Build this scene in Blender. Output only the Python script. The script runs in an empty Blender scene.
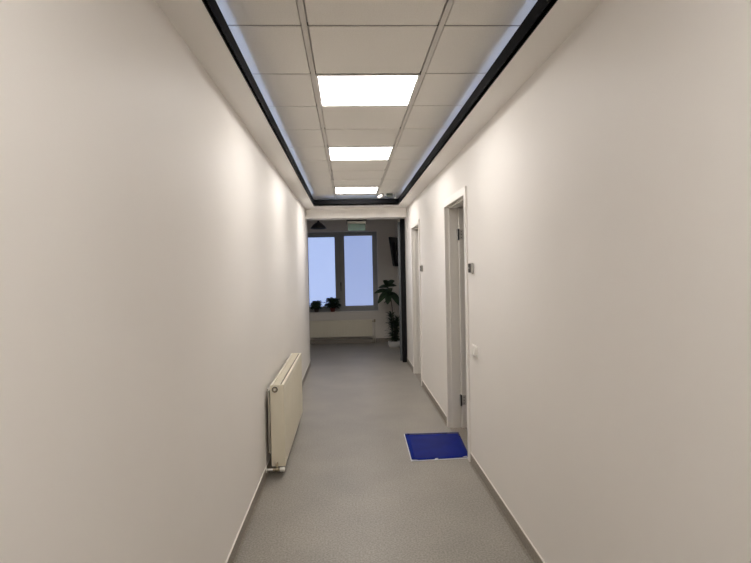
import bpy, bmesh, math, random
from mathutils import Vector, Matrix
R = math.radians
scn = bpy.context.scene
COL = scn.collection

# ------------------------------------------------------------------ materials
def mat(name, color, rough=.6, metal=0.0, spec=.5, noise=None, bump=None, emit=None, coat=0.0, trans=0.0, ior=1.45):
    """noise = (scale, detail, colour2, low, high); bump = (scale, strength)"""
    m = bpy.data.materials.new(name); m.use_nodes = True
    nt = m.node_tree; b = nt.nodes['Principled BSDF']
    b.inputs['Base Color'].default_value = (*color, 1)
    b.inputs['Roughness'].default_value = rough
    b.inputs['Metallic'].default_value = metal
    b.inputs['Specular IOR Level'].default_value = spec
    b.inputs['Coat Weight'].default_value = coat
    b.inputs['Transmission Weight'].default_value = trans
    b.inputs['IOR'].default_value = ior
    g = nt.nodes.new('ShaderNodeNewGeometry')
    if noise:
        sc, det, c2, lo, hi = noise
        n = nt.nodes.new('ShaderNodeTexNoise'); n.inputs['Scale'].default_value = sc; n.inputs['Detail'].default_value = det
        nt.links.new(g.outputs['Position'], n.inputs['Vector'])
        r = nt.nodes.new('ShaderNodeValToRGB')
        r.color_ramp.elements[0].position = lo; r.color_ramp.elements[0].color = (*color, 1)
        r.color_ramp.elements[1].position = hi; r.color_ramp.elements[1].color = (*c2, 1)
        nt.links.new(n.outputs['Fac'], r.inputs['Fac']); nt.links.new(r.outputs['Color'], b.inputs['Base Color'])
    if bump:
        n = nt.nodes.new('ShaderNodeTexNoise'); n.inputs['Scale'].default_value = bump[0]; n.inputs['Detail'].default_value = 3
        nt.links.new(g.outputs['Position'], n.inputs['Vector'])
        bp = nt.nodes.new('ShaderNodeBump'); bp.inputs['Strength'].default_value = bump[1]; bp.inputs['Distance'].default_value = .002
        nt.links.new(n.outputs['Fac'], bp.inputs['Height']); nt.links.new(bp.outputs['Normal'], b.inputs['Normal'])
    if emit:
        b.inputs['Emission Color'].default_value = (*emit[0], 1); b.inputs['Emission Strength'].default_value = emit[1]
    return m

LAMP_POWER = {-9: 14, -4: 17, 1: 13, 4: 17, 8: 25}
def floor_material():
    m = bpy.data.materials.new('speckled_vinyl'); m.use_nodes = True
    nt = m.node_tree; b = nt.nodes['Principled BSDF']; L = nt.links.new
    g = nt.nodes.new('ShaderNodeNewGeometry')
    def noise(s, d, lo, hi, c1, c2):
        n = nt.nodes.new('ShaderNodeTexNoise'); n.inputs['Scale'].default_value = s; n.inputs['Detail'].default_value = d
        L(g.outputs['Position'], n.inputs['Vector'])
        r = nt.nodes.new('ShaderNodeValToRGB')
        r.color_ramp.elements[0].position = lo; r.color_ramp.elements[1].position = hi
        r.color_ramp.elements[0].color = (*c1, 1); r.color_ramp.elements[1].color = (*c2, 1)
        L(n.outputs['Fac'], r.inputs['Fac']); return n, r
    n1, r1 = noise(95, 3, .35, .68, FLOOR_A, FLOOR_B)
    n2, r2 = noise(2.2, 3, .3, .7, (.90, .90, .90), (1.06, 1.05, 1.04))
    n3, r3 = noise(160, 2, .62, .70, (1, 1, 1), (.62, .60, .58))
    mx = nt.nodes.new('ShaderNodeMix'); mx.data_type = 'RGBA'; mx.blend_type = 'MULTIPLY'; mx.inputs['Factor'].default_value = 1
    L(r1.outputs['Color'], mx.inputs['A']); L(r2.outputs['Color'], mx.inputs['B'])
    my = nt.nodes.new('ShaderNodeMix'); my.data_type = 'RGBA'; my.blend_type = 'MULTIPLY'; my.inputs['Factor'].default_value = .8
    L(mx.outputs['Result'], my.inputs['A']); L(r3.outputs['Color'], my.inputs['B'])
    L(my.outputs['Result'], b.inputs['Base Color'])
    b.inputs['Roughness'].default_value = .42; b.inputs['Specular IOR Level'].default_value = .35
    bp = nt.nodes.new('ShaderNodeBump'); bp.inputs['Strength'].default_value = .12; bp.inputs['Distance'].default_value = .001
    L(n1.outputs['Fac'], bp.inputs['Height']); L(bp.outputs['Normal'], b.inputs['Normal'])
    return m

FLOOR_A, FLOOR_B = (.245, .228, .20), (.375, .352, .315)
M = dict(
    wall=mat('wall_paint', (.815, .785, .75), .5, spec=.35, noise=(1.3, 3, (.80, .77, .733), .35, .65), bump=(60, .10)),
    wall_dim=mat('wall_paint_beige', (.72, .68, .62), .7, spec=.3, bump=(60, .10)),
    plaster=mat('white_plaster', (.89, .865, .83), .65, spec=.3, bump=(80, .08)),
    floor=floor_material(),
    base=mat('vinyl_skirting', (.21, .185, .155), .45, noise=(110, 3, (.30, .27, .23), .35, .65)),
    cap=mat('skirting_cap', (.80, .77, .72), .4),
    tile=mat('mineral_tile', (.86, .83, .775), .9, spec=.1, noise=(170, 4, (.79, .755, .70), .45, .75), bump=(220, .25)),
    crossbar=mat('cross_bar_shadowed_slot', (.10, .092, .082), .8, spec=.1),
    tbar=mat('grid_bar', (.68, .65, .61), .85, spec=.1),
    black=mat('black_powder_coat', (.010, .010, .011), .75, spec=.06, noise=(40, 2, (.013, .013, .015), .4, .6)),
    led=mat('led_tape', (.6, .7, 1), .5, emit=((.46, .63, 1.0), 4.6)),

    lampframe=mat('lamp_frame', (.78, .76, .72), .4),
    rad=mat('cream_enamel', (.76, .71, .58), .35, noise=(3, 2, (.73, .68, .55), .35, .65)),
    radback=mat('radiator_steel', (.56, .53, .46), .5),
    radslot=mat('grille_shadow_gap', (.16, .14, .105), .7),
    white=mat('white_plastic', (.78, .76, .72), .35),
    brass=mat('nickel_brass', (.42, .36, .26), .3, metal=.9),
    darkm=mat('dark_metal', (.03, .03, .03), .35, metal=.4),
    steel=mat('brushed_steel', (.55, .53, .50), .5, metal=.15, noise=(30, 2, (.46, .44, .42), .4, .6)),
    alu=mat('aluminium', (.13, .14, .15), .35, metal=.5),
    casing=mat('casing_lacquer', (.82, .79, .75), .38, spec=.4),
    leaf=mat('door_lacquer', (.74, .71, .66), .4, spec=.4),
    jamb=mat('jamb_lacquer', (.77, .74, .69), .42, spec=.4),
    mat_blue=mat('blue_film', (.004, .014, .17), .08, noise=(5, 2, (.006, .018, .20), .4, .6), ior=1.09),
    mat_edge=mat('film_backing', (.72, .74, .78), .4),
    winframe=mat('window_frame_grey', (.34, .34, .32), .5),
    pane1=mat('frosted_glass_bright', (.5, .55, .65), .3, emit=((.44, .565, .93), .88)),
    pane2=mat('frosted_glass_blue', (.45, .5, .6), .3, emit=((.315, .41, .72), .88)),
    reader=mat('reader_black_gloss', (.03, .025, .02), .5, spec=.2),
    readergrey=mat('reader_grey_shell', (.40, .385, .355), .35),
    potw=mat('white_ceramic', (.62, .61, .58), .35),
    potr=mat('terracotta_red', (.22, .05, .035), .6, noise=(20, 2, (.17, .04, .03), .4, .6)),
    potb=mat('dark_clay', (.07, .055, .045), .6),
    soil=mat('potting_soil', (.03, .022, .015), .95, bump=(90, .6)),
    green=mat('leaf_green', (.025, .055, .02), .45, noise=(14, 3, (.04, .085, .03), .4, .65)),
    green2=mat('leaf_deep_green', (.014, .032, .014), .5, noise=(18, 3, (.03, .06, .022), .4, .65)),
    stem=mat('plant_stem', (.06, .05, .03), .7),
    tv=mat('television_black', (.006, .006, .007), .35),
    screen=mat('television_screen', (.004, .004, .006), .22),
    signgreen=mat('sign_green_acrylic', (.085, .15, .12), .35),
    signgrey=mat('sign_housing', (.42, .41, .37), .4),
    glass=mat('clear_glass', (.75, .8, .8), .03, trans=1.0),
    boxgrey=mat('grey_green_box', (.15, .17, .14), .5),
)

# ------------------------------------------------------------------ mesh helpers
class MB:
    def __init__(s): s.bm = bmesh.new(); s.mi = 0
    def _tag(s, verts):
        fs = {f for v in verts for f in v.link_faces}
        for f in fs: f.material_index = s.mi
        return s
    def box(s, x0, x1, y0, y1, z0, z1, bev=0.0, seg=2, rot=None):
        c = Vector(((x0+x1)/2, (y0+y1)/2, (z0+z1)/2))
        m = Matrix.Translation(c) @ (rot.to_4x4() if rot else Matrix()) @ Matrix.Diagonal((abs(x1-x0), abs(y1-y0), abs(z1-z0), 1))
        r = bmesh.ops.create_cube(s.bm, size=1, matrix=m); vs = r['verts']
        if bev > 0:
            es = list({e for v in vs for e in v.link_edges})
            r2 = bmesh.ops.bevel(s.bm, geom=es, offset=bev, segments=seg, affect='EDGES', profile=.5)
            vs = [v for f in r2['faces'] for v in f.verts]
            vs = list(set(vs))
        return s._tag(vs)
    def lathe(s, prof, c=(0, 0, 0), n=28, rot=None, cap=True):
        rings = []
        M3 = (Matrix.Translation(Vector(c)) @ (rot.to_4x4() if rot else Matrix()))
        for r, z in prof:
            rings.append([s.bm.verts.new(M3 @ Vector((r*math.cos(2*math.pi*k/n), r*math.sin(2*math.pi*k/n), z))) for k in range(n)])
        for a, b in zip(rings, rings[1:]):
            for k in range(n):
                f = s.bm.faces.new((a[k], a[(k+1) % n], b[(k+1) % n], b[k])); f.smooth = True; f.material_index = s.mi
        if cap:
            for rg, fl in ((rings[0], True), (rings[-1], False)):
                f = s.bm.faces.new(list(reversed(rg)) if fl else rg); f.material_index = s.mi
        return s
    def tube(s, pts, rad, n=12):
        pts = [Vector(p) for p in pts]; rads = rad if isinstance(rad, (list, tuple)) else [rad]*len(pts)
        rings = []; prev = None
        for i, p in enumerate(pts):
            d = (pts[min(i+1, len(pts)-1)] - pts[max(i-1, 0)]).normalized()
            if prev is None:
                u = d.orthogonal().normalized()
            else:
                u = (prev - d*prev.dot(d)).normalized()
            prev = u; w = d.cross(u)
            rings.append([s.bm.verts.new(p + (u*math.cos(2*math.pi*k/n) + w*math.sin(2*math.pi*k/n))*rads[i]) for k in range(n)])
        for a, b in zip(rings, rings[1:]):
            for k in range(n):
                f = s.bm.faces.new((a[k], a[(k+1) % n], b[(k+1) % n], b[k])); f.smooth = True; f.material_index = s.mi
        for rg in (list(reversed(rings[0])), rings[-1]):
            f = s.bm.faces.new(rg); f.material_index = s.mi
        return s
    def prism(s, poly, z0, z1):
        """poly of (x, y) counter-clockwise, from z0 to z1"""
        a = [s.bm.verts.new((x, y, z0)) for x, y in poly]; b = [s.bm.verts.new((x, y, z1)) for x, y in poly]
        n = len(poly)
        fs = [s.bm.faces.new(list(reversed(a))), s.bm.faces.new(b)]
        for k in range(n): fs.append(s.bm.faces.new((a[k], a[(k+1) % n], b[(k+1) % n], b[k])))
        for f in fs: f.material_index = s.mi
        return s
    def leaf(s, base, d, up, length, width, droop=.3, seg=6):
        """a bent, slightly folded blade with thickness in shape: two rows of quads either side of the midrib"""
        base = Vector(base); d = Vector(d).normalized(); up = Vector(up)
        side = d.cross(up).normalized(); up = side.cross(d).normalized()
        rows = []
        for i in range(seg+1):
            t = i/seg
            p = base + d*length*t - Vector((0, 0, 1))*droop*length*t*t
            w = width*.5*math.sin(math.pi*min(1, (t*.92+.04)))**.8
            rows.append((s.bm.verts.new(p - side*w + up*w*.25), s.bm.verts.new(p), s.bm.verts.new(p + side*w + up*w*.25)))
        for a, b in zip(rows, rows[1:]):
            for k in (0, 1):
                f = s.bm.faces.new((a[k], a[k+1], b[k+1], b[k])); f.smooth = True; f.material_index = s.mi
        return s
    def build(s, name, mats, parent=None, solid=0.0):
        me = bpy.data.meshes.new(name); bmesh.ops.recalc_face_normals(s.bm, faces=s.bm.faces) if not solid else None
        s.bm.to_mesh(me); s.bm.free()
        for k in (mats if isinstance(mats, (list, tuple)) else [mats]): me.materials.append(M[k])
        o = bpy.data.objects.new(name, me); COL.objects.link(o)
        if solid:
            md = o.modifiers.new('thickness', 'SOLIDIFY'); md.thickness = solid
        if parent: o.parent = parent
        return o

def tag(o, label, cat, group=None, kind=None):
    o['label'] = label; o['category'] = cat
    if group: o['group'] = group
    if kind: o['kind'] = kind
    return o
def empty(name, loc, label, cat, group=None, kind=None, rz=0):
    o = bpy.data.objects.new(name, None); COL.objects.link(o); o.location = loc; o.rotation_euler.z = rz
    o.empty_display_size = .1
    return tag(o, label, cat, group, kind)
def box(name, m, x0, x1, y0, y1, z0, z1, bev=0.0, parent=None):
    return MB().box(x0, x1, y0, y1, z0, z1, bev).build(name, m, parent)

# ------------------------------------------------------------------ dimensions
XL, XR = -.632, .911            # corridor walls
ZS, ZC = 2.426, 2.570           # soffit underside, tile plane
RL, RR = -.472, .745            # inner edges of the soffit
YB, YE = -4.2, 8.80             # corridor start, opening into the far room
YH = 8.47                       # face of the header over the opening
ZH = 2.285
YF = 11.25                      # far wall
Y0 = 2.457                      # first tile joint
GX = (-.1675, .4325)            # long grid bars
D1 = (4.245, 5.10); D2 = (7.02, 7.80); DH = 2.055
WT = .13                        # partition thickness

# ------------------------------------------------------------------ shell
fl = MB().box(-2.75, 3.3, YB-.1, YF+.3, -.1, 0).build('floor', 'floor')
tag(fl, 'grey-beige speckled vinyl floor running down the corridor', 'floor', kind='structure')
w = MB().box(XL-WT, XL, YB, YE, 0, 2.7).build('wall_left', 'wall')
tag(w, 'long plain off-white wall behind the cream radiator', 'wall', kind='structure')
b = MB()
b.box(XR, XR+WT, YB, D1[0]-.02, 0, 2.7); b.box(XR, XR+WT, D1[1]+.02, D2[0]-.02, 0, 2.7); b.box(XR, XR+WT, D2[1]+.02, YE, 0, 2.7)
b.box(XR, XR+WT, D1[0]-.02, D1[1]+.02, DH+.02, 2.7); b.box(XR, XR+WT, D2[0]-.02, D2[1]+.02, DH+.02, 2.7)
tag(b.build('wall_right', 'wall'), 'off-white wall with two doorways and a light switch', 'wall', kind='structure')
tag(box('wall_back', 'wall', XL-WT, XR+WT, YB-.1, YB, 0, 2.7), 'off-white end wall of the corridor behind the viewpoint', 'wall', kind='structure')
# header over the opening
tag(box('wall_header', 'plaster', XL, XR, YH, YE, ZH, 2.70), 'off-white header above the opening to the dim room', 'wall', kind='structure')
# far room
b = MB()
WX0, WX1, WZ0, WZ1 = -.90, .598, .63, 2.266
b.box(-2.7, WX0, YF, YF+.3, 0, 2.62); b.box(WX1, 1.85, YF, YF+.3, 0, 2.62)
b.box(WX0, WX1, YF, YF+.3, 0, WZ0); b.box(WX0, WX1, YF, YF+.3, WZ1, 2.62)
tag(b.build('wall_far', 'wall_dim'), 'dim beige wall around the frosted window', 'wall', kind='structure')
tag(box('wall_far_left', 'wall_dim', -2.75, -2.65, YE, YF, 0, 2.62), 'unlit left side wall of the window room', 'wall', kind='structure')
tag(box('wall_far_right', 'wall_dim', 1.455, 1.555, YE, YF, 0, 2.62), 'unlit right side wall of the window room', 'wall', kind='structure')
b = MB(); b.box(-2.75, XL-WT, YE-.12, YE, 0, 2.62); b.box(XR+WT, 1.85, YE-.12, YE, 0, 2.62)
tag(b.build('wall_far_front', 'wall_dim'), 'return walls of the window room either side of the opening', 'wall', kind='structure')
# side rooms behind the doorways
b = MB(); b.box(3.2, 3.3, 2.6, 8.68, 0, 2.62); b.box(XR+WT, 3.2, 2.6, 2.7, 0, 2.62); b.box(XR+WT, 3.2, 6.0, 6.1, 0, 2.62)
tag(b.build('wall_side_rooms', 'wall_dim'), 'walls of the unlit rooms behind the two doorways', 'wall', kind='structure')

# suspended ceiling
cx0, cx1, cy1 = XL, XR, 8.42
b = MB()
cols = [(cx0, GX[0]), (GX[0], GX[1]), (GX[1], cx1)]
LIGHTS = [-9, -4, 1, 4, 8]
n0, n1 = -11, 10
for n in range(n0, n1):
    ya, yb = Y0+.6*n, Y0+.6*(n+1)
    yb = min(yb, cy1)
    for ci, (xa, xb) in enumerate(cols):
        if ci == 1 and n in LIGHTS: continue
        gl = .016 if ci else .003; gr = .016 if ci < 2 else .003
        b.box(xa+gl, xb-gr, ya+.0065, yb-.0065, ZC, ZC+.015, .002, 1)
ceil = b.build('ceiling', 'tile')
tag(ceil, 'suspended ceiling of square beige tiles inside a black-edged recess', 'ceiling', kind='structure')
b = MB()
for x in GX: b.box(x-.012, x+.012, YB, cy1, ZC-.004, ZC+.0)
b.build('long_grid_bar', 'tbar', ceil)
b = MB()
for n in range(n0, n1+1):
    b.box(cx0, cx1, Y0+.6*n-.010, Y0+.6*n+.010, ZC+.004, ZC+.012)
b.build('cross_grid_bar', 'crossbar', ceil)
box('plenum', 'plaster', XL, XR, YB, YH, 2.66, 2.70, 0, ceil)
b = MB(); b.box(XL, RL-.0, YB, YH, ZS, ZS+.022); b.box(RR, XR, YB, YH, ZS, ZS+.022); b.box(RL, RR, 8.052, YH, ZS, ZS+.022)
b.build('soffit', 'plaster', ceil)
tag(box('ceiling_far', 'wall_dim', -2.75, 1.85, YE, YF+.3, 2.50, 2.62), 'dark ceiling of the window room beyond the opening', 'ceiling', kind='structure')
tag(box('ceiling_side', 'wall_dim', XR+WT, 3.3, 2.6, 8.68, 2.62, 2.70), 'ceiling over the unlit rooms behind the doorways', 'ceiling', kind='structure')

# black cove profile and its LED tape
b = MB(); ZT = 2.515
b.box(RL-.004, RL, YB, 8.056, ZS-.002, ZT); b.box(RR, RR+.004, YB, 8.056, ZS-.002, ZT); b.box(RL, RR, 8.052, 8.056, ZS-.002, ZT)
tr = tag(b.build('trim_1', 'black'), 'black metal edge profile framing the ceiling recess with bluish glow above', 'trim', kind='structure')
b = MB()
b.box(RL-.030, RL-.020, YB+.1, 7.9, 2.455, 2.463); b.box(RR+.006, RR+.014, YB+.1, 7.9, 2.455, 2.463); b.box(RL+.1, RR-.1, 8.075, 8.083, 2.455, 2.463)
b.build('led_strip', 'led', tr)

# ceiling light panels
lab = {1: 'square white glowing ceiling panel, the nearest and largest of the three', 4: 'square white glowing ceiling panel, the middle one of the three',
       8: 'square white glowing ceiling panel, the farthest and smallest, by the black end profile'}
def ceiling_light(n):
    M['diffuser_%d' % n] = mat('light_diffuser', (.9, .9, .88), .5, emit=((1.0, .956, .915), LAMP_POWER[n]))
    ya = Y0+.6*n
    e = empty('ceiling_light', ((GX[0]+GX[1])/2, ya+.3, ZC-.004), lab.get(n, 'square white glowing ceiling panel overhead, behind the viewpoint'), 'ceiling light', 'recessed ceiling light panels')
    f = MB(); h = .288; t = .012
    f.box(-h, h, -h, -h+t, 0, .03); f.box(-h, h, h-t, h, 0, .03); f.box(-h, -h+t, -h+t, h-t, 0, .03); f.box(h-t, h, -h+t, h-t, 0, .03)
    f.box(-h, h, -h, h, .03, .034)
    f.build('frame', 'lampframe', e)
    MB().box(-h+t, h-t, -h+t, h-t, .004, .012).build('diffuser', 'diffuser_%d' % n, e)
for n in LIGHTS: ceiling_light(n)

# baseboards (coved vinyl with a white cap line)
def baseboard(name, segs, label, side):
    b = MB(); c = MB()
    for x0, x1, y0, y1 in segs:
        b.box(x0, x1, y0, y1, 0, .072)
        c.box(x0, x1, y0, y1, .072, .079)
        # small cove at the foot
        if side == 'R': b.prism([(x0-.012, y0), (x0, y0), (x0, y1), (x0-.012, y1)], 0, .004)
        if side == 'L': b.prism([(x1, y0), (x1+.012, y0), (x1+.012, y1), (x1, y1)], 0, .004)
    o = tag(b.build(name, 'base'), label, 'baseboard', kind='structure')
    c.build('cap_strip', 'cap', o)
CO = .065
baseboard('baseboard_left', [(XL, XL+.006, YB, YE-.03)], 'grey vinyl baseboard with white top line along the radiator wall', 'L')
baseboard('baseboard_right', [(XR-.006, XR, YB, D1[0]-CO), (XR-.006, XR, D1[1]+CO, D2[0]-CO), (XR-.006, XR, D2[1]+CO, YE-.03)],
          'grey vinyl baseboard running between the doorways', 'R')
b = MB(); b.box(-2.65, 1.455, YF-.008, YF, 0, .085)
tag(b.build('baseboard_far', 'base'), 'dark baseboard under the far radiator', 'baseboard', kind='structure')

# ------------------------------------------------------------------ doorways
def doorway(name, y0, y1, label, knob=False):
    d = empty(name, (XR, (y0+y1)/2, 0), label, 'door', kind='structure')
    ox, oy = XR, (y0+y1)/2
    h0, h1 = y0-oy, y1-oy
    c = MB(); t = .014; cw = .062
    for s in (0,):
        c.box(-t, .0, h0-cw, h0, 0, DH+cw, .003); c.box(-t, .0, h1, h1+cw, 0, DH+cw, .003); c.box(-t, .0, h0, h1, DH, DH+cw, .003)
        c.box(WT, WT+t, h0-cw, h0, 0, DH+cw, .003); c.box(WT, WT+t, h1+.0, h1+cw, 0, DH+cw, .003); c.box(WT, WT+t, h0, h1, DH, DH+cw, .003)
    c.build('casing', 'casing', d)
    f = MB()
    f.box(-.002, WT, h0-.02, h0, 0, DH); f.box(-.002, WT, h1, h1+.02, 0, DH); f.box(-.002, WT, h0-.02, h1+.02, DH, DH+.02)
    # rebate stop, set back from the corridor face
    f.box(.028, .092, h0, h0+.014, 0, DH); f.box(.028, .092, h1-.014, h1, 0, DH); f.box(.028, .092, h0+.014, h1-.014, DH-.014, DH)
    f.build('door_frame', 'jamb', d)
    # leaf swung open a right angle into the side room, hinged on the far jamb
    lw = (y1-y0)-.006
    l = MB(); l.box(.112, .112+lw, h1-.046, h1-.006, .012, DH-.006, .002)
    for (a, bb) in ((.12, .92), (1.08, 1.92)):
        for q in (0,):
            l.box(.112+.12, .112+lw-.12, h1-.050, h1-.046, a+.02, bb-.0, .002)
    lf = l.build('door_leaf', 'leaf', d)
    for z in (.27, 1.80):
        hb = MB(); hb.box(.094, .113, h1-.049, h1-.008, z-.05, z+.05, .002)
        hb.box(.113, .150, h1-.049, h1-.0455, z-.045, z+.045, .001)
        hb.mi = 1; hb.lathe([(.008, -.052), (.008, .052)], (.104, h1-.054, z), 14)
        for dz in (-.028, .0, .028): hb.lathe([(.0045, 0), (.0045, .002)], (.132, h1-.049, z+dz), 10, Matrix.Rotation(R(90), 3, 'X'))
        hb.build('hinge', ['steel', 'darkm'], lf)
    hd = MB(); x = .112+lw-.06
    hd.box(x-.02, x+.02, h1-.056, h1-.046, .93, 1.15, .003)
    hd.tube([(x, h1-.05, 1.06), (x, h1-.10, 1.06), (x-.02, h1-.105, 1.06), (x-.12, h1-.105, 1.06)], .009)
    hd.build('door_handle', 'steel', lf)
    box('threshold', 'base', -.0, WT, h0, h1, 0, .004, 0, d)
    return d
doorway('door_1', *D1, 'nearer white doorway, its door open inwards on steel hinges, by the blue mat')
doorway('door_2', *D2, 'farther white doorway, narrow in view, between the blue mat and the dim room')

# glazed opening to the far room: black posts and a leaf standing open edge-on
d = empty('door_3', (XR, YE, 0), 'black-framed glazed door standing open at the dim room opening', 'door', kind='structure')
b = MB(); b.box(-.072, -.001, -.03, .05, 0, ZH-.001, .003)
b.build('door_frame', 'black', d)
ang = math.atan2(.085, .84)
rot = Matrix.Rotation(-ang, 3, 'Z')
def leafpart(name, m, a0, a1, z0, z1, th, par, off=0):
    b = MB(); b.box(off, off+th, a0, a1, z0, z1, .002)
    bmesh.ops.transform(b.bm, matrix=Matrix.Translation((-.108, .062, 0)) @ rot.to_4x4(), verts=b.bm.verts)
    return b.build(name, m, par)
lf = leafpart('door_leaf', 'alu', 0, .055, .012, 2.24, .038, d)
leafpart('stile', 'black', .83, .89, .012, 2.24, .038, lf); leafpart('rail', 'black', .055, .83, .012, .14, .038, lf)
leafpart('rail', 'black', .055, .83, 2.15, 2.24, .038, lf); leafpart('pane', 'glass', .055, .83, .14, 2.15, .008, lf, .015)

# ------------------------------------------------------------------ far window
wn = empty('window_1', (0, YF, 0), 'grey two-part window of frosted glass glowing pale blue', 'window', kind='structure')
wn.location = (0, YF+.14, 1.5*(1-1.0125)); wn.scale = (1.0125, 1, 1.0125)
f = MB(); fy0, fy1 = .03, .10
f.box(WX0, WX0+.055, fy0, fy1, WZ0, WZ1, .004); f.box(WX1-.04, WX1, fy0, fy1, WZ0, WZ1, .004)
f.box(WX0+.055, WX1-.04, fy0, fy1, WZ0, WZ0+.06, .004); f.box(WX0+.055, WX1-.04, fy0, fy1, WZ1-.045, WZ1, .004)
f.box(-.180, -.130, fy0, fy1, WZ0+.06, WZ1-.045, .004)
f.build('window_frame', 'winframe', wn)
def sash(x0, x1, px0, px1, pm, pz1):
    s = MB(); z0, z1, pz0 = WZ0+.055, WZ1-.04, .758
    s.box(x0, px0, .015, .075, z0, z1, .006); s.box(px1, x1, .015, .075, z0, z1, .006)
    s.box(px0, px1, .015, .075, z0, pz0, .006); s.box(px0, px1, .015, .075, pz1, z1, .006)
    o = s.build('sash', 'winframe', wn)
    box('pane', pm, px0, px1, .045, .055, pz0, pz1, 0, o)
    return o
sash(-.850, -.162, -.800, -.268, 'pane1', 2.158)
s2 = sash(-.148, .565, -.072, .494, 'pane2', 2.176)
h = MB(); h.box(-.166, -.146, .002, .015, 1.16, 1.24, .003); h.box(-.163, -.149, -.028, -.012, 1.06, 1.21, .004); h.tube([(-.156, .006, 1.20), (-.156, -.02, 1.20)], .007)
h.build('handle', 'darkm', s2)
sill = tag(box('window_sill', 'wall_dim', WX0, WX1, YF-.006, YF+.155, WZ0, WZ0+.010, .002), 'shallow sill under the frosted window holding pot plants', 'window sill', kind='structure')

# ------------------------------------------------------------------ radiators
def radiator(name, L, H, D, label, group, near=True):
    """local frame: x away from wall (0 = wall face), y along the wall, z up from the underside"""
    e = empty(name, (0, 0, 0), label, 'radiator', group)
    g = .046 if near else .03
    b = MB(); b.box(D-.012, D, .012, L-.012, 0, H-.012, .004)
    n = int(L/.0667)
    for k in range(n):   # shallow vertical pressings
        y = .03+(L-.06)*(k+.5)/n
        b.box(D-.001, D+.0018, y-.016, y+.016, .035, H-.045, .0012, 1)
    b.build('front_panel', 'rad', e)
    b = MB(); b.box(g-.026, g-.012, .03, L-.03, .09, H-.05, .003)
    b.box(g, g+.012, .03, L-.03, .015, H-.02, .003)
    for k in range(n):
        y = .03+(L-.06)*(k+.5)/n
        b.box(g+.012, D-.012, y-.002, y+.002, .04, H-.035)
    b.build('rear_panel', 'radback', e)
    for y in (0, L-.012): MB().box(g-.004, D+.001, y, y+.012, 0, H, .004).build('side_panel', 'rad', e)
    b = MB()
    b.box(g+.002, g+.014, .012, L-.012, H-.014, H, .003); b.box(D-.020, D+.0005, .012, L-.012, H-.016, H-.002, .006)
    m = int(L/.022)
    for k in range(m):
        y = .014+(L-.028)*(k+.5)/m
        b.box(g+.018, D-.030, y-.0070, y+.0070, H-.008, H-.003)
    b.mi = 1; b.box(g+.014, D-.020, .014, L-.014, H-.013, H-.0095)
    b.build('grille', ['rad', 'radslot'], e)
    for y in (.16, L-.16):
        MB().box(0, g-.026, y-.012, y+.012, .05, H-.06, .002).build('wall_bracket', 'radback', e)
    return e
L1 = 1.53
r1 = radiator('radiator', L1, .600, .142, 'cream panel radiator low on the left corridor wall', 'panel radiators')
r1.location = (XL, 4.05, .072)
b = MB(); ry = Matrix.Rotation(R(90), 3, 'X')
b.mi = 0; b.lathe([(.021, 0), (.021, .004), (.017, .006)], (.078, .0005, .565), 24, ry); b.mi = 1
b.lathe([(.016, .006), (.016, .010), (.012, .011)], (.078, .0005, .565), 24, ry)
b.mi = 2; b.lathe([(.008, .011), (.008, .015), (.004, .016)], (.078, .0005, .565), 16, ry)
b.build('vent_plug', ['darkm', 'brass', 'white'], r1)
# lower valve: escutcheon on the wall, tail pipe, brass body and white cap
b = MB(); rx = Matrix.Rotation(R(90), 3, 'Y'); vz, vy = -.012, -.03
b.mi = 0; b.lathe([(.026, 0), (.026, .004), (.015, .012), (.011, .013)], (0, vy, vz), 24, rx)
b.lathe([(.009, .01), (.009, .055)], (0, vy, vz), 16, rx)
b.mi = 1; b.lathe([(.013, .055), (.013, .062), (.010, .064), (.010, .070), (.014, .072), (.014, .095), (.010, .097), (.010, .104)], (0, vy, vz), 20, rx)
b.tube([(.083, vy, vz), (.083, vy, vz+.035), (.083, vy+.035, vz+.035)], .009)
vb = b.build('valve', ['white', 'brass'], r1)
MB().lathe([(.013, .104), (.0165, .107), (.0165, .138), (.013, .141)], (0, vy, vz), 24, rx).build('valve_cap', 'white', vb)
b = MB(); b.lathe([(.008, 0), (.008, .02)], (.055, L1-.0, .56), 14, Matrix.Rotation(R(-90), 3, 'X')); b.build('bleed_screw', 'darkm', r1)

r2 = radiator('radiator', 1.48, .335, .10, 'pale panel radiator on the far wall under the frosted window', 'panel radiators', False)
r2.location = (.488, YF, .122); r2.rotation_euler.z = R(90)   # local x -> towards the room
r2.rotation_euler.z = R(-90)
r2.location = (-1.020, YF-.001, .140)
# after turning by -90 deg: local x -> -Y (into the room), local y -> +X
b = MB(); vx = 1.48+.052
b.mi = 0; b.tube([(.055, 1.478, .30), (.055, vx, .30)], .009); b.lathe([(.016, 0), (.018, .01), (.018, .05), (.014, .056)], (.055, vx, .285), 20)
b.mi = 1; b.tube([(.055, vx, .29), (.055, vx, -.139)], .008)
b.tube([(.055, 1.478, .02), (.055, 1.50, .02), (.055, 1.50, -.139)], .007)
b.build('valve', ['brass', 'radback'], r2)

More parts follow.
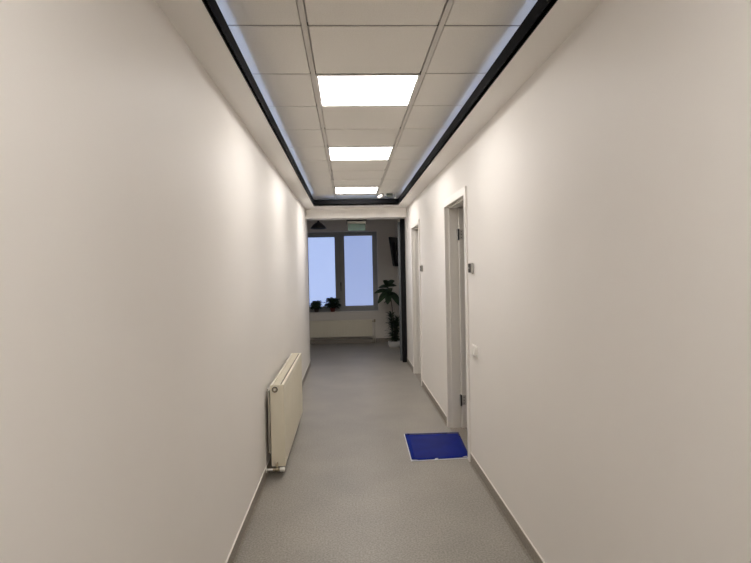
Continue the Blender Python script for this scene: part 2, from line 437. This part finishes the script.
# ------------------------------------------------------------------ blue mat on the floor
P = [(.462, 4.262), (.925, 4.285), (.965, 4.945), (.476, 4.955)]
def ring_mesh(name, poly, z0, z1, m, parent=None, curl=0):
    """a thin sheet with its corners and edge slightly lifted and wavy"""
    b = MB(); n = 14; g = {}
    for i in range(n+1):
        for j in range(n+1):
            u, v = i/n, j/n
            a = Vector(poly[0])*(1-u)+Vector(poly[1])*u; c = Vector(poly[3])*(1-u)+Vector(poly[2])*u
            p = a*(1-v)+c*v
            edge = max(abs(u-.5), abs(v-.5))*2
            lift = curl*max(0, edge-.86)/.14*(.6+.4*math.sin(9*u+7*v))
            g[i, j] = b.bm.verts.new((p.x, p.y, z1+lift))
    for i in range(n):
        for j in range(n):
            f = b.bm.faces.new((g[i, j], g[i+1, j], g[i+1, j+1], g[i, j+1])); f.smooth = True
    o = b.build(name, m, parent, solid=z1-z0)
    return o
mt = ring_mesh('floor_mat', P, .0035, .0055, 'mat_blue', None, .0015)
tag(mt, 'glossy blue rectangular mat lying on the floor before the nearer doorway', 'mat')
Q = [(.455, 4.250), (.932, 4.274), (.972, 4.953), (.470, 4.964)]
b = MB(); b.prism(Q, .0004, .003); b.build('backing_sheet', 'mat_edge', mt)
b = MB(); b.prism([(.640, 4.247), (.672, 4.250), (.668, 4.278), (.655, 4.283), (.645, 4.272)], .0075, .0085).build('torn_edge', 'mat_edge', mt)
b = MB(); b.prism([(.455, 4.246), (.52, 4.250), (.50, 4.262), (.462, 4.266)], .0075, .0085).build('torn_edge', 'mat_edge', mt)
b = MB(); b.prism([(.865, 4.288), (.906, 4.290), (.904, 4.306), (.88, 4.300)], .0075, .0085); b.build('torn_edge', 'mat_edge', mt)

# ------------------------------------------------------------------ wall fittings
def reader(y, label):
    e = empty('card_reader', (XR, y, 1.493), label, 'card reader', 'round-edged readers beside the doorways')
    MB().box(-.024, .003, -.036, .036, -.038, .038, .0125, 5).build('body', 'readergrey', e)
    b = MB(); b.box(-.0285, -.022, -.031, .031, -.033, .033, .003, 2)
    b.build('face_plate', 'reader', e)
    b = MB(); b.lathe([(.009, 0), (.009, .002), (.006, .003)], (-.0283, 0, 0), 20, Matrix.Rotation(R(-90), 3, 'Y')); b.build('button', 'readergrey', e)
reader(4.02, 'small grey and black reader on the wall beside the nearer doorway')
reader(6.76, 'small grey and black reader on the wall beside the farther doorway')
e = empty('light_switch', (XR, 3.975, .888), 'white double rocker light switch low beside the nearer doorway', 'light switch')
MB().box(-.011, 0, -.078, .078, -.041, .041, .003, 3).build('plate', 'white', e)
for y in (-.037, .037):
    b = MB(); b.box(-.021, -.009, y-.026, y+.026, -.027, .027, .003, 2, Matrix.Rotation(R(9), 3, 'Y')); b.build('rocker', 'white', e)

# ------------------------------------------------------------------ camera-like fitting by the end profile
e = empty('security_camera', (.497, 7.88, 2.532), 'small white camera at the right end of the black profile, beside the farthest panel', 'camera')
b = MB(); b.lathe([(.022, .035), (.022, .030), (.010, .024), (.008, 0)], (.0, 0, 0), 20); b.box(-.01, .04, -.012, .012, -.018, .006, .004)
b.build('mount', 'white', e)
b = MB(); rr = Matrix.Rotation(R(62), 3, 'Y') @ Matrix.Rotation(R(25), 3, 'X')
b.lathe([(.014, -.035), (.020, -.03), (.022, .015), (.027, .018), (.027, .034), (.022, .036)], (-.012, -.01, -.004), 22, rr)
b.mi = 1; b.lathe([(.006, 0), (.006, .006)], (.022, -.013, -.008), 12, Matrix.Rotation(R(90), 3, 'X')); b.lathe([(.006, 0), (.006, .006)], (.042, -.013, -.008), 12, Matrix.Rotation(R(90), 3, 'X'))
b.build('camera_body', ['white', 'darkm'], e)
e.scale = (1.25, 1.25, 1.1)
e = tag(box('junction_box', 'boxgrey', .566, .655, 7.885, 7.935, 2.520, 2.569, .004), 'small grey-green box beside the white camera on the black profile', 'box')
b = MB(); b.lathe([(.012, -.012), (.020, -.010), (.022, 0), (.020, .010), (.012, .013)], (.700, 7.93, 2.512), 20)
b.lathe([(.006, .012), (.006, .058)], (.700, 7.93, 2.512), 12)
tag(b.build('sensor', 'white'), 'tiny white round sensor in the right corner of the ceiling recess', 'sensor')

# ------------------------------------------------------------------ exit sign under the header
e = empty('exit_sign', (.150, YE+.03, ZH), 'unlit green exit sign hanging from the header above the window', 'exit sign')
MB().box(-.150, .145, -.03, .02, -.062, -.024, .004).build('housing', 'signgrey', e)
MB().box(-.140, .135, -.010, .0, -.175, -.060, .002).build('sign_panel', 'signgreen', e)
b = MB(); b.box(-.162, -.150, -.03, .02, -.070, 0); b.box(.145, .157, -.03, .02, -.070, 0); b.box(-.162, .157, -.03, .02, -.024, 0)
b.build('bracket', 'black', e)

# ------------------------------------------------------------------ pendant lamp
e = empty('pendant_lamp', (-.530, 10.20, 2.50), 'dark domed pendant lamp hanging at the top left of the dim room', 'pendant lamp')
MB().lathe([(.045, 0), (.045, -.018), (.012, -.03)], (0, 0, 0), 24).build('canopy', 'black', e)
MB().tube([(0, 0, -.02), (0, 0, -.115)], .004, 8).build('cord', 'black', e)
MB().lathe([(.018, -.105), (.022, -.125), (.060, -.142), (.105, -.180), (.150, -.245), (.146, -.247), (.100, -.188), (.055, -.150), (.016, -.135)], (0, 0, 0), 32, cap=False).build('lamp_shade', 'darkm', e)
MB().lathe([(.010, -.13), (.022, -.15), (.030, -.18), (.022, -.205), (.006, -.212)], (0, 0, 0), 16).build('bulb', 'white', e)

# ------------------------------------------------------------------ television
e = empty('television', (1.000, 10.72, 1.81), 'black flat television turned almost edge-on, on a wall arm above the tall plant', 'television', rz=R(62))
rt = Matrix.Rotation(R(-8), 3, 'X')
def tvp(name, m, *a, bev=.004):
    b = MB(); b.box(*a, bev)
    bmesh.ops.transform(b.bm, matrix=rt.to_4x4(), verts=b.bm.verts)
    return b.build(name, m, e)
tvp('housing', 'tv', -.40, .44, -.022, .014, -.275, .285)
tvp('rear_cover', 'tv', -.26, .30, -.045, -.021, -.20, .18)
tvp('screen', 'screen', -.388, .428, .013, .017, -.262, .272, bev=.001)
b = MB(); b.box(-.08, .12, -.058, -.044, -.09, .09, .003); b.tube([(.02, -.05, 0), (.14, -.16, 0), (.02, -.28, 0), (.203, -.380, 0)], .014)
arm = b.build('wall_arm', 'black', e)
MB().box(.148, .268, -.397, -.382, -.1, .1, .002, 2, Matrix.Rotation(R(28), 3, 'Z')).build('wall_plate', 'black', arm)

# ------------------------------------------------------------------ plants
random.seed(7)
def pot_plant(x, y, z, r, h, potm, label, group, tall, spread, nleaf, seed):
    rnd = random.Random(seed)
    e = empty('potted_plant', (x, y, z), label, 'potted plant', group)
    b = MB(); b.lathe([(r*.66, 0), (r*.72, .004), (r*.95, h*.86), (r*1.04, h*.86), (r*1.04, h), (r*.92, h), (r*.88, h*.86)], (0, 0, 0), 28, cap=False)
    b.lathe([(r*.66, 0), (r*.3, .001)], (0, 0, 0), 28); b.build('pot', potm, e)
    MB().lathe([(r*.90, h*.86), (r*.5, h*.90), (.004, h*.92)], (0, 0, 0), 20).build('soil', 'soil', e)
    st = MB(); lv = MB()
    for k in range(nleaf):
        a = rnd.uniform(0, 2*math.pi); t = rnd.uniform(.15, 1)
        top = Vector((math.cos(a)*spread*t*rnd.uniform(.4, 1), math.sin(a)*min(spread, .06)*t-.02, h*.9+rnd.uniform(.15, 1)*tall))
        mid = Vector((top.x*.35, top.y*.35, h*.9+(top.z-h*.9)*.6))
        st.tube([(0, 0, h*.88), mid, top], [.003, .0022, .0015], 5)
        for q in range(3):
            aa = a+rnd.uniform(-1.6, 1.6)
            lv.leaf(top, (math.cos(aa), math.sin(aa)*.5-.15, rnd.uniform(-.2, .7)), (0, 0, 1), rnd.uniform(.06, .10), rnd.uniform(.045, .065), .35, 4)
    st.build('stems', 'stem', e); lv.build('foliage', 'green2', e, solid=.001)
    return e
SZ = WZ0+.010
pot_plant(-.665, YF+.075, SZ, .055, .075, 'potb', 'low dark-leaved pot plant at the left end of the window sill', 'pot plants on the window sill', .14, .08, 90, 3)
pot_plant(-.335, YF+.075, SZ, .056, .075, 'potr', 'leafy pot plant in a dark red pot on the window sill, the taller one', 'pot plants on the window sill', .20, .14, 110, 5)

e = empty('potted_plant', (.845, 10.45, 0), 'tall dark plant in a round white pot on the floor by the glazed door', 'potted plant')
b = MB(); b.lathe([(.080, 0), (.092, .006), (.118, .05), (.124, .10), (.120, .125), (.112, .125), (.114, .10)], (0, 0, 0), 36, cap=False); b.lathe([(.080, 0), (.02, .001)], n=36)
b.build('pot', 'potw', e)
MB().lathe([(.114, .104), (.06, .110), (.004, .112)], (0, 0, 0), 24).build('soil', 'soil', e)
rnd = random.Random(11)
b = MB(); stems = [((-.03, 0), (-.05, .02), .50), ((.04, .03), (.06, .04), .42), ((.01, -.04), (.03, -.05), .33)]
lv = MB()
for (a0, a1), (b0, b1), hh in stems:
    b.tube([(a0, a1, .10), ((a0+b0)/2, (a1+b1)/2, .1+hh*.5), (b0, b1, .1+hh)], [.009, .008, .006], 8)
    n = int(hh*150)
    for k in range(n):
        t = (k+rnd.random())/n; a = k*2.4+rnd.uniform(-.3, .3)
        p = (a0+(b0-a0)*t, a1+(b1-a1)*t, .12+hh*t)
        lv.leaf(p, (math.cos(a), math.sin(a), .55+.7*t), (0, 0, 1), rnd.uniform(.14, .21), rnd.uniform(.034, .050), .45, 5)
# tall bare stem with broad leaves at its tip
main = [(.02, 0, .10), (-.005, 0, .45), (-.03, 0, .75), (-.055, 0, .93), (-.09, .0, 1.08), (-.105, 0, 1.18)]
b.tube(main, [.010, .009, .008, .007, .006, .004], 10)
b.build('stems', 'stem', e); lv.build('narrow_foliage', 'green2', e, solid=.001)
lv = MB()
for p, d, l, w_, dr in [
    ((-.095, 0, 1.08), (-1, -.1, .10), .24, .085, .25), ((-.09, 0, 1.06), (-.75, -.3, -.35), .22, .10, .45), ((-.08, 0, 1.05), (.55, -.3, -.35), .24, .11, .55),
    ((-.07, 0, 1.0), (.9, .2, -.2), .19, .07, .7), ((-.105, 0, 1.17), (-.4, -.2, .75), .17, .085, .3), ((-.105, 0, 1.18), (.5, -.2, .6), .18, .085, .3),
    ((-.105, 0, 1.16), (.9, .1, .35), .16, .08, .3), ((-.105, 0, 1.14), (-.85, .2, .35), .18, .08, .4), ((-.105, 0, 1.18), (.0, -.5, .9), .14, .07, .2),
    ((-.10, 0, 1.12), (.1, -.9, .1), .18, .09, .5), ((-.10, 0, 1.12), (.3, .9, .3), .18, .09, .4), ((-.085, 0, 1.04), (-.2, -.8, -.5), .2, .09, .4),
    ((-.06, 0, .95), (.8, -.4, .3), .16, .05, .5), ((-.045, 0, .88), (-.8, -.2, .3), .14, .04, .5)]:
    lv.leaf(p, d, (0, -.7, 1) if abs(d[2]) < .8 else (1, 0, 0), l*1.12, w_*1.45, dr, 7)
lv.build('broad_leaves', 'green2', e, solid=.0012)

# ------------------------------------------------------------------ world, camera, view
wd = bpy.data.worlds.new('World'); scn.world = wd; wd.use_nodes = True
bg = wd.node_tree.nodes['Background']; bg.inputs['Color'].default_value = (.35, .48, .8, 1); bg.inputs['Strength'].default_value = .4

f, yaw, pitch, roll, hc = 553.97, .0486, .0233, -.0207, 1.5034
F = Vector((math.sin(yaw)*math.cos(pitch), math.cos(yaw)*math.cos(pitch), -math.sin(pitch)))
Rt = Vector((math.cos(yaw), -math.sin(yaw), 0)); U = Rt.cross(F)
R2 = Rt*math.cos(roll)+U*math.sin(roll); U2 = -Rt*math.sin(roll)+U*math.cos(roll)
cd = bpy.data.cameras.new('camera'); cam = bpy.data.objects.new('camera', cd); COL.objects.link(cam)
cam.matrix_world = Matrix(((R2.x, U2.x, -F.x, 0), (R2.y, U2.y, -F.y, 0), (R2.z, U2.z, -F.z, hc), (0, 0, 0, 1)))
cd.sensor_fit = 'HORIZONTAL'; cd.sensor_width = 36; cd.lens = 36*f/751; cd.clip_start = .05
scn.camera = cam
vs = scn.view_settings
vs.view_transform = 'Standard'; vs.look = 'None'; vs.gamma = 1; vs.use_curve_mapping = False; vs.exposure = 0.0
scn.cycles.use_denoising = True
scn.cycles.max_bounces = 10; scn.cycles.diffuse_bounces = 8
